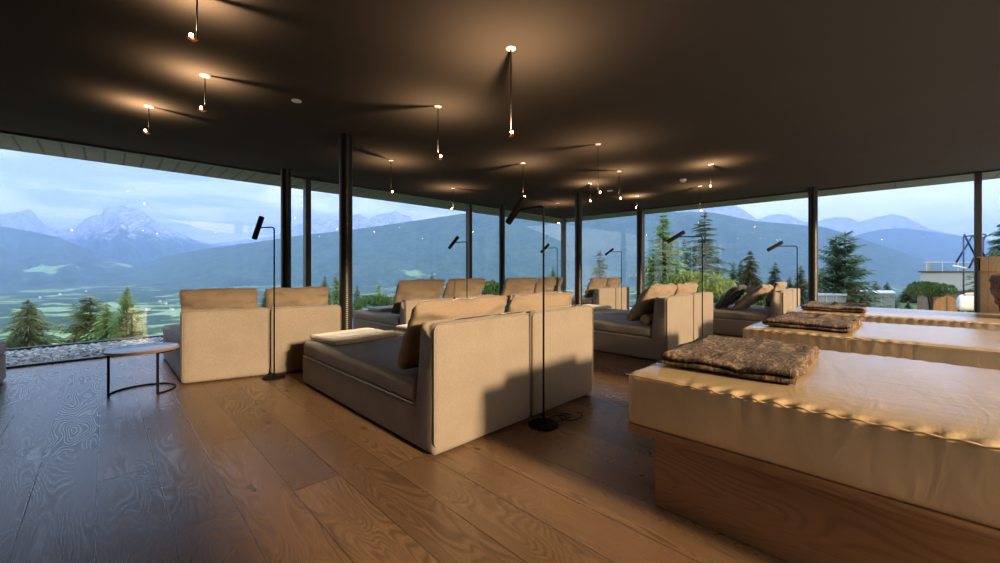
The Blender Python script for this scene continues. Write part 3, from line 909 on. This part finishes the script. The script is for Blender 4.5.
ridge('mountain_range', [(600, 240), (640, 222), (680, 208), (715, 196), (733, 204), (744, 210), (755, 218), (758, 219.5), (770, 215), (779, 213.5), (790, 215), (795, 218), (805, 222), (818, 221), (827, 218.5), (839, 216.6), (852, 218.5), (858, 222), (877, 217), (892, 214), (906, 217), (930, 229), (980, 240), (1040, 250)],
      12500, 8200, M['rock_far'], 'distant pale blue peaks right of the centre', rough=.015, rnd=6.2, spur=.06)
ridge('mountain_range', [(780, 262), (855, 235.5), (870, 231.5), (884, 229), (903, 228), (935, 232), (973, 238), (1010, 243), (1080, 250), (1200, 246)],
      8200, 5200, M['forest2'], 'long blue wooded ridge behind the flat roofed house', rough=.008, rnd=8.2, spur=.05)
ridge('hillside', [(-260, 206), (-120, 214), (0, 226), (39, 233), (62, 238.6), (94, 252), (129, 264), (160, 276), (190, 284)],
      5600, 3600, M['forest'], 'wooded slope at the left with meadow patches', rough=.02, rnd=2.2, spur=.16)
ridge('hillside', [(60, 286), (94, 276), (129, 268), (164, 257), (203, 249), (250, 243), (303, 235), (358, 229), (413, 221), (460, 214), (496, 211), (560, 209), (610, 211), (660, 212), (709, 212), (728, 215.6), (755, 221), (790, 224), (824, 227), (846, 233.5), (884, 246), (922, 259), (960, 272), (1010, 284), (1100, 300)],
      5000, 3500, M['forest2'], 'broad wooded mountain slope spanning the view', rough=.016, rnd=5.0, spur=.10, nu=420, nt=60)

def hill_blocker():  # added hill out of view, cuts the warm glow mirrored in the glazing
    bm = bmesh.new(); rows = []
    for i in range(121):
        a = math.radians(-22 - 175 * i / 120)
        row = []
        for d, q in ((40, 0), (90, .12), (160, .35), (240, .7), (300, 1.0), (360, 1.06), (460, .9)):
            hgt = (38 + 14 * noise.noise(Vector((i * .09, 1, 2)))) * q * min(1, i / 14 + .15)
            row.append(bm.verts.new((d * math.cos(a), d * math.sin(a), -3 + hgt + 2.2 * q * noise.noise(Vector((i * 1.1, d, 0))))))
        rows.append(row)
    for r0, r1 in zip(rows, rows[1:]):
        for k in range(6): bm.faces.new((r0[k], r0[k+1], r1[k+1], r1[k]))
    o = build('hillside', bm, M['forest'])
    tag(o, 'added unseen wooded hillside behind the building, dimming the window reflections', None, kind='structure')
hill_blocker()

# haze in the valley air: one big body of slightly scattering air beyond the hillside
t = NT('valley_haze')
HZ = (.37, .57, 1.0, 1)
vs = t.n('ShaderNodeVolumeScatter', inp={'Color': HZ, 'Density': 1.05e-4, 'Anisotropy': .0})
va = t.n('ShaderNodeVolumeAbsorption', inp={'Color': HZ, 'Density': 1.05e-4})
ad = t.n('ShaderNodeAddShader'); t.set(ad, 0, vs.outputs[0]); t.set(ad, 1, va.outputs[0])
M['haze'] = t.out(ad.outputs[0], vol=True)
bm = bmesh.new()
hv = []
for d in (260, 13500):
    for u in (-2.4, 2.2):
        for z in (-175, 1500): hv.append(bm.verts.new((d * (1 + u) / R2, d * (1 - u) / R2, z)))
for f in ((0,1,3,2),(4,6,7,5),(0,2,6,4),(1,5,7,3),(0,4,5,1),(2,3,7,6)): bm.faces.new([hv[k] for k in f])
tag(build('haze', bm, M['haze'], smooth=False), 'blue evening haze filling the valley air', 'haze', kind='stuff')

# ------------------------------------------------------------------ trees
def conifer_bm(h, r, seed, dens=1.0, droop=.25, bare=.0, sparse=1.0, shape=.68):
    rn = random.Random(seed)
    bm = bmesh.new()
    nlev = int(46 * dens)
    for L in range(nlev):
        k = (L + rn.random()) / nlev
        z = h * (.04 + .96 * k)
        rad = r * (1 - k) ** shape * rn.uniform(.72, 1.15) * 1.12 + .02 * h * (1 - k) + .01 * h
        nb = max(4, int(13 * (1 - k * .6) * sparse))
        for b in range(nb):
            if rn.random() < bare: continue
            a = rn.uniform(0, 2 * PI)
            ca, sa = math.cos(a), math.sin(a)
            rr = rad * rn.uniform(.45, 1.25)
            lift = rn.uniform(-.05, .28) * (.4 + k)
            n = 6
            for s in range(n):
                f = (s + .6) / n
                px = rr * f
                pz = z + rr * (lift * f - droop * f * f * 1.6)
                w = rr * .34 * (1 - f * .6) + .012 * h
                for side in (-1, 1, 0):
                    ln = w * rn.uniform(.8, 1.3)
                    if side == 0:
                        tip = Vector((px + ln * 1.0, 0, pz - ln * rn.uniform(.15, .7)))
                        p0 = Vector((px - ln * .3, -ln * .16, pz)); p1 = Vector((px - ln * .1, ln * .16, pz + ln*.12))
                    else:
                        tip = Vector((px + ln * .55, side * ln, pz - ln * rn.uniform(.0, .45)))
                        p0 = Vector((px - ln * .22, 0, pz + .02*ln)); p1 = Vector((px + ln * .22, 0, pz + ln * .16))
                    vs = [bm.verts.new((q.x * ca - q.y * sa, q.x * sa + q.y * ca, q.z)) for q in (p0, p1, tip)]
                    bm.faces.new(vs)
    # leader
    for q in range(4):
        a = q * PI / 2
        bm.faces.new([bm.verts.new(p) for p in ((math.cos(a) * .012 * h, math.sin(a) * .012 * h, h * .95), (-math.sin(a) * .012 * h, math.cos(a) * .012 * h, h * .95), (0, 0, h * 1.03))])
    return bm

def tree(px, top, width, d, label, mat='spruce', seed=1, ratio=None, dens=1.0, droop=.25, bare=0.0, sparse=1.0, group='conifers outside the glazing', shape=.68):
    zt = H + (269.5 - top) / F * d
    r = width / 2 / F * d
    u = (px - 500) / F
    zg = max(ground_z(u, d), -150)
    h = max(zt - zg, r * 1.6)
    base = along(px, d, zt - h)
    root = empty('conifer_tree', base); tag(root, label, 'tree', group)
    bm = bmesh.new(); add_tube(bm, [(0, 0, -.3), (0, 0, h * .5), (0, 0, h * .97)], [h * .018 + .03, h * .011 + .02, .01], 8)
    build('trunk', bm, M['bark'], root)
    k = min(1, (r * 5.2) / h)        # the crown does not reach further down than its width allows
    bm = conifer_bm(h * k, r, seed, dens, droop, bare, sparse, shape)
    bmesh.ops.translate(bm, verts=bm.verts, vec=(0, 0, h * (1 - k)))
    build('crown', bm, M[mat], root, smooth=False)
    return root
tree(28, 300, 58, 24, 'dark spruce beyond the gravel at the far left', seed=1, dens=1.1)
tree(90, 297.5, 62, 31, 'broad dark spruce behind the paler young ones', seed=2, dens=.9, shape=.42, droop=.02, bare=.1)
tree(107, 304, 44, 21, 'pale olive young pine in front of the broad dark spruce', 'spruce_light', seed=3)
tree(127, 287, 22, 19, 'slim light green sapling with upright tip', 'spruce_light', seed=4, droop=-.2)
tree(138, 306, 26, 22, 'short light green pine right of the sapling', 'spruce_light', seed=41)
tree(266, 288, 10, 40, 'spruce tip showing over the left cushions', seed=5)
tree(325, 276, 18, 40, 'spruce showing left of the spiral column', seed=6)
tree(336, 273, 20, 50, 'spruce touching the spiral column from the left', 'spruce_light', seed=7)
tree(357, 286, 20, 38, 'spruce just right of the spiral column', seed=8)
tree(379, 284, 34, 34, 'rounded pine seen over the pale seat', 'spruce_light', seed=9, dens=.9)
tree(398, 290, 13, 40, 'slim dark fir left of the peach cushions', seed=10)
tree(432, 273, 12, 60, 'lone spruce tip above the peach cushions', seed=11)
tree(553, 267, 13, 60, 'small spruce behind the middle window row lamp', seed=12)
tree(600, 250, 32, 34, 'spruce seen above the corner loungers', 'spruce', seed=13)
tree(663, 214, 50, 26, 'tall light green spruce right of the north east column', 'spruce_light', seed=14, dens=1.2, droop=.1)
tree(684, 240, 30, 40, 'slender spruce between the two tallest ones', 'spruce', seed=15)
tree(705, 213, 54, 28, 'tall dark spruce with open branches behind the lamp', 'spruce', seed=16, dens=.95, sparse=.75, droop=.1)
tree(733, 263, 20, 34, 'dark spruce first of the low row right of the shrub', seed=17)
tree(741, 260, 16, 44, 'narrow spruce second of the low row', seed=18)
tree(750, 251, 34, 33, 'brownish spruce tallest of the low row', 'pine_brown', seed=19)
tree(775, 262, 24, 36, 'spruce in the low row left of the farthest lamp', seed=20)
tree(801, 266, 22, 36, 'spruce left of the column behind the beds', seed=21)
tree(790, 276, 18, 36, 'short spruce behind the farthest right loungers', seed=42)
t1 = tree(845, 232, 48, 25, 'big two topped dark pine right of the column', seed=22, dens=.8, sparse=.75, droop=-.05, bare=.15, shape=.5)
t2 = tree(836, 236, 40, 25.2, 'second top', seed=23, dens=.7, sparse=.7, droop=-.05, bare=.15, shape=.5)
for ch in [o for o in COL.objects if o.parent == t2]:
    ch.parent = t1; ch.location = t2.location - t1.location
bpy.data.objects.remove(t2)
tree(822, 268, 24, 37, 'dark low fir directly right of the column', seed=24)
tree(876, 282, 22, 32, 'low dark pine above the grey sheds', seed=25, sparse=.8)
tree(887, 282, 18, 36, 'low dark pine right end above the grey sheds', seed=26, sparse=.8)
tree(909, 284, 18, 46, 'small round spruce on the lawn by the house', seed=27)
tree(908, 301, 12, 24, 'tiny conical shrub on the lawn', seed=28)
tree(1004, 220, 46, 30, 'dark pine cut by the right border', seed=29, sparse=.9)

def bush(px, top, bot, width, d, label, mat='bush', seed=1, n=1500, leaf=.10):
    rn = random.Random(seed)
    zt = H + (269.5 - top) / F * d; zb = H + (269.5 - bot) / F * d
    w = width / 2 / F * d; hh = (zt - zb)
    bm = bmesh.new()
    lobes = [(rn.uniform(-.6, .6) * w, rn.uniform(-.5, .5) * w, hh * rn.uniform(.22, .66), rn.uniform(.35, .6)) for _ in range(9)]
    for i in range(n):
        lx, ly, lz, lr = lobes[i % 9]
        th = rn.uniform(0, 2 * PI); ph = math.acos(rn.uniform(-.6, 1))
        rr = rn.uniform(.75, 1.05)
        c = Vector((lx + w * lr * rr * math.sin(ph) * math.cos(th), ly + w * lr * rr * math.sin(ph) * math.sin(th), max(.05, lz + hh * lr * .85 * rr * math.cos(ph))))
        q = Euler((rn.uniform(0, 6), rn.uniform(0, 6), rn.uniform(0, 6))).to_matrix()
        s = leaf * rn.uniform(.6, 1.3)
        bm.faces.new([bm.verts.new(c + q @ Vector(v) * s) for v in ((-1, 0, 0), (0, -.5, .1), (1, 0, 0), (0, .5, .1))])
    root = empty('leafy_bush', along(px, d, zb)); tag(root, label, 'bush', 'leafy bushes outside')
    build('foliage', bm, M[mat], root, smooth=False)
    bm = bmesh.new()
    zg = ground_z((px - 500) / F, d) - zb - .2
    for k in range(5):
        lx, ly, lz, lr = lobes[k]; add_tube(bm, [(0, 0, min(zg, -.1)), (lx * .4, ly * .4, lz * .5), (lx, ly, lz)], [.04, .025, .01], 6)
    build('stem', bm, M['bark'], root)
    return root
bush(697, 271, 303, 66, 22, 'big yellow green shrub below the tallest spruces', 'bush_yellow', 1, 3800, .10)
bush(668, 290, 306, 50, 17, 'green shrub at the foot of the light spruce', 'bush', 2, 1600, .09)
bush(492, 281, 301, 26, 30, 'round green bush between the two pairs by the glazing', 'bush', 3, 1200, .12)
bush(515, 282, 301, 26, 36, 'bright green bush right of the thin column', 'bush_yellow', 4, 1200, .12)
bush(760, 294, 304, 60, 20, 'low hedge like shrub behind the right loungers', 'bush', 5, 2000, .1)
bush(932, 281, 298, 46, 25, 'rounded bush growing against the grey house', 'bush', 6, 2600, .08)
bush(380, 294, 306, 60, 26, 'low greenery along the gravel edge behind the column', 'bush', 7, 1500, .1)
bush(1003, 246, 270, 30, 26, 'dark greenery at the right border above the partition', 'spruce', 8, 900, .1)

# ------------------------------------------------------------------ buildings outside
def facing(px, d, z=0.0, name='building'):
    r = empty(name, along(px, d, z), math.radians(-45))   # local x runs to the right of the view, local y away from it
    return r
M['facade'] = flat('pale_grey_render', (.36, .38, .40), .9, nsc=2, var=.12)
M['roofdark'] = flat('dark_roof_edge', (.04, .045, .05), .6)
M['shed'] = flat('blue_grey_cladding', (.21, .245, .28), .7, nsc=3, var=.1)
M['shedroof'] = flat('pale_zinc_roof', (.45, .5, .55), .4, .2)
M['barn'] = plain_wood('orange_larch', 0, 2, .12, [(.42, .17, .06), (.48, .2, .075), (.52, .23, .09), (.3, .11, .04)])
M['barndark'] = plain_wood('grey_larch', 0, 2, .14, [(.12, .1, .09), (.15, .13, .11), (.19, .16, .14), (.08, .06, .05)])
def px2(w, d): return w / F * d
D = 40.0
hs = facing(918, D, 0, 'flat_roofed_house'); tag(hs, 'pale grey flat roofed house beyond the lawn', 'house')
zt = H - px2(1.5, D); zm = H - px2(20.5, D)
box_obj('wall', (.25, .1, zm), (9.5, 8, zt - .12), M['facade'], hs, skew=1.1)
box_obj('roof', (0, 0, zt - .14), (10, 8.2, zt), M['roofdark'], hs, skew=1.1)
box_obj('lower_wall', (1.2, .8, -4.6), (9.5, 8, zm), M['facade'], hs, skew=1.1)
box_obj('garage_door', (4.0, .72, -2.6), (8.6, .8, zm - .2), M['roofdark'], hs, skew=1.1)
bm = bmesh.new()
for i in range(6): add_box(bm, (1.2 + i * 1.6, .3, zt), (1.25 + i * 1.6, .35, zt + px2(9, D)))
add_box(bm, (1.0, .28, zt + px2(8.6, D)), (9.4, .37, zt + px2(9.2, D)))
build('roof_railing', bm, M['white'], hs, smooth=False)
box_obj('glass_screen', (1.2, .31, zt), (9.3, .33, zt + px2(8.6, D)), M['glass'], hs, skew=1.1)
box_obj('chimney', (.9, 1.0, zt), (1.5, 1.8, zt + px2(10, D)), M['facade'], hs, skew=1.1)
Db = 28.0
br = facing(917, Db, 0, 'wooden_shed'); tag(br, 'weathered wooden shed with round topped orange doors', 'shed')
zb = H - px2(44, Db); ztp = H - px2(23, Db)
box_obj('wall', (0, .15, zb), (px2(44, Db), 2.6, ztp), M['barndark'], br, skew=1.1)
box_obj('roof', (-.1, -.05, ztp), (px2(46, Db), 2.8, ztp + .12), M['roofdark'], br, skew=1.1)
bm = bmesh.new()
cx, rad = px2(30, Db), px2(14, Db)
arc = [(cx + rad * math.cos(a), zb + .25 + rad * math.sin(a)) for a in [PI * k / 20 for k in range(21)]] + [(cx - rad, zb), (cx + rad, zb)]
fv = [bm.verts.new((x, .0, z)) for x, z in arc]; bv = [bm.verts.new((x, .16, z)) for x, z in arc]
bm.faces.new(fv); bm.faces.new(bv[::-1])
for k in range(len(arc)): bm.faces.new((fv[k], bv[k], bv[(k+1) % len(arc)], fv[(k+1) % len(arc)]))
tag(build('door', bm, M['barn'], br, smooth=False), 'orange round topped door')
box_obj('door_post', (cx - .02, -.03, zb), (cx + .02, .0, zb + .2 + rad), M['barndark'], br)
def grey_shed(px, w, top, bot, d, label):
    g = facing(px, d, 0, 'grey_shed'); tag(g, label, 'shed', 'low grey sheds on the lawn')
    W = px2(w, d); zt = H - px2(top - 269.5, d); zb = H - px2(bot - 269.5, d)
    box_obj('wall', (0, 0, zb - .6), (W, 2.4, zt), M['shed'], g, skew=.9)
    box_obj('roof', (-.06, -.06, zt), (W + .06, 2.46, zt + px2(1.5, d)), M['shedroof'], g, skew=.9)
    bm = bmesh.new()
    for k in (.33, .66): add_box(bm, (W * k - .02, -.03, zb - .6), (W * k + .02, 0, zt))
    build('batten', bm, M['shedroof'], g, smooth=False)
grey_shed(816, 30, 295.5, 305, 24, 'low grey shed directly right of the column behind the beds')
grey_shed(854, 41, 294, 306, 25, 'low grey shed below the two topped pine')
# white covered garden lounger
wl = facing(956, 15, 0, 'garden_daybed'); tag(wl, 'white covered garden daybed with a cushion outside', 'daybed')
dz = 15
bm = soft_box((0, 0, H - px2(42, dz)), (px2(24, dz), .9, H - px2(27.5, dz)), .2, (10, 8, 5), puff=.05, wr=.03, ws=5, fn=lambda p: Vector((p.x + 1.2 * p.y, p.y, p.z)))
build('cover', bm, M['facade'], wl)
bm = soft_box((px2(8, dz), .15, H - px2(28, dz)), (px2(20, dz), .6, H - px2(24.5, dz)), .05, (8, 6, 2), puff=.03, wr=.01, fn=lambda p: Vector((p.x + 1.2 * p.y, p.y, p.z)))
build('seat_pad', bm, M['linen'], wl)
bm = bmesh.new()
for x in (.12, px2(24, dz) - .12):
    for y in (.12, .78): add_box(bm, (x + 1.2 * y - .03, y - .03, -2.0), (x + 1.2 * y + .03, y + .03, H - px2(41, dz)))
build('leg_frame', bm, M['frame'], wl, smooth=False)
# blue steel trestle
ts = facing(966, 22, 0, 'steel_trestle'); tag(ts, 'blue steel cross braced trestle next to the house', 'trestle')
dt = 22
M['bluesteel'] = flat('blue_steel', (.03, .05, .11), .45, .5)
def zz(py): return H - px2(py - 269.5, dt)
def xx(px): return px2(px - 966, dt)
for nm, a, b, y in (('strut', (969, 268), (986, 235), 0), ('strut', (976, 236), (990, 262), .1), ('strut', (981, 233), (996, 262), .8), ('strut', (975, 262), (992, 234), .9)):
    bm = bmesh.new(); add_tube(bm, [(xx(a[0]), y, zz(a[1])), (xx(b[0]), y, zz(b[1]))], .045, 8); build(nm, bm, M['bluesteel'], ts)
bm = bmesh.new(); add_tube(bm, [(xx(972), .4, zz(236)), (xx(994), .4, zz(233.5))], .04, 8); build('top_rail', bm, M['bluesteel'], ts)
bm = bmesh.new(); add_tube(bm, [(xx(962), .4, zz(266)), (xx(974), .4, zz(268.5))], .07, 8); build('cross_tube', bm, M['white'], ts)
for px in (972, 992):
    bm = bmesh.new(); add_tube(bm, [(xx(px), .4, zz(236)), (xx(px), .4, ground_z(1.2, dt))], .035, 8); build('post', bm, M['bluesteel'], ts)

# farmhouses in the valley
rn = random.Random(12)
spots = [(160, 301, 'by the hedge line'), (166, 303, 'beside its larger neighbour'), (86, 291, 'at the wood edge'), (148, 309, 'alone in the lower field'), (172, 309, 'near the tan cushion'), (40, 297, 'below the left slope'), (60, 294, 'in the narrow meadow')]
for px, py, lab in spots:
    p = at_height(px, py, -146)
    g = empty('farmhouse', p, rn.uniform(0, 3)); tag(g, 'tiny white valley farmhouse ' + lab, 'farmhouse', 'farmhouses down in the valley')
    s = rn.uniform(4, 7)
    box_obj('wall', (-s, -s * .7, -6), (s, s * .7, 4), M['white'], g)
    bm = bmesh.new()
    v = [bm.verts.new(q) for q in ((-s*1.1, -s*.85, 4), (s*1.1, -s*.85, 4), (s*1.1, s*.85, 4), (-s*1.1, s*.85, 4), (-s*1.1, 0, 7), (s*1.1, 0, 7))]
    for f in ((0,1,5,4),(2,3,4,5),(0,4,3),(1,2,5),(0,3,2,1)): bm.faces.new([v[k] for k in f])
    build('roof', bm, M['barndark'], g, smooth=False)

# ------------------------------------------------------------------ sky and sun
t = NT('evening_sky', mat=False); S.world = t.m
gco = t.n('ShaderNodeTexCoord').outputs['Generated']; s = sep(t, gco)
el = s[2]
sky = t.ramp(el, [(0.0, (.66, .65, .64)), (.09, (.60, .62, .64)), (.2, (.34, .42, .52)), (.4, (.38, .48, .64)), (1.0, (1.3, 1.65, 2.3))])
cv = t.comb(t.math('MULTIPLY', s[0], 1.6), t.math('MULTIPLY', s[1], 1.6), t.math('MULTIPLY', s[2], 9.0))
cn = t.noise(cv, 1.7, 6, .58, .6)
cm = t.maprange(cn, .47, .60, 0, .9)
sky = t.mix(t.math('MULTIPLY', cm, t.maprange(el, .3, .6, 1, .15)), sky, (.66, .66, .67))
cn2 = t.noise(cv, 2.9, 5, .6, .4)
sky = t.mix(t.math('MULTIPLY', t.maprange(cn2, .47, .62, 0, .75), t.maprange(el, .3, .6, 1, .15)), sky, (.25, .31, .40))
SUNDIR = Vector((-.04, -1.0, .285)).normalized()     # towards the sun
dt_ = t.n('ShaderNodeVectorMath', operation='DOT_PRODUCT', inp={0: gco, 1: tuple(SUNDIR)}).outputs['Value']
warm = t.maprange(dt_, .35, 1.0, 0.0, 1.0)
warm = t.math('POWER', t.math('MAXIMUM', warm, 0.0), 2.0)
sky = t.mix(warm, sky, (1.3, .95, .62))
# pale evening light low over the far right of the view
d2 = t.n('ShaderNodeVectorMath', operation='DOT_PRODUCT', inp={0: gco, 1: (.97, .05, .12)}).outputs['Value']
sky = t.mix(t.maprange(d2, .6, 1.0, 0, .75), sky, (.80, .79, .76))
bg = t.n('ShaderNodeBackground', inp={0: sky, 1: 2.15})
wo = t.n('ShaderNodeOutputWorld'); t.t.links.new(bg.outputs[0], wo.inputs[0])
S.world.cycles.sampling_method = 'MANUAL'; S.world.cycles.sample_map_resolution = 512

# the last low sunlight that reaches the terrace level only; the valley lies in shade
sun = bpy.data.lights.new('evening_sun', 'SPOT'); sun.energy = 510000; sun.color = (1.0, .70, .42)
sun.shadow_soft_size = 3.2; sun.spot_size = math.radians(34); sun.spot_blend = .3
so = bpy.data.objects.new('evening_sun', sun); COL.objects.link(so)
so.location = Vector((5, 1, 1)) + SUNDIR * 75
so.rotation_euler = SUNDIR.to_track_quat('Z', 'Y').to_euler()

# ------------------------------------------------------------------ camera
cam = bpy.data.cameras.new('camera'); co_ = bpy.data.objects.new('camera', cam); COL.objects.link(co_)
cam.sensor_width = 36; cam.lens = F / 1000 * 36; cam.shift_y = -.012
cam.clip_start = .05; cam.clip_end = 60000
co_.location = (0, 0, H); co_.rotation_euler = (math.radians(90), 0, math.radians(-45))
S.camera = co_

S.view_settings.view_transform = 'Standard'
try: S.view_settings.look = 'None'
except Exception: pass
S.view_settings.gamma = 1.0; S.view_settings.use_curve_mapping = False
S.view_settings.exposure = 0.5
cy = S.cycles
cy.use_denoising = True
cy.max_bounces = 8; cy.diffuse_bounces = 4; cy.glossy_bounces = 3; cy.transmission_bounces = 4; cy.transparent_max_bounces = 16
cy.volume_bounces = 0
cy.sample_clamp_indirect = 6.0
cy.caustics_reflective = False; cy.caustics_refractive = False
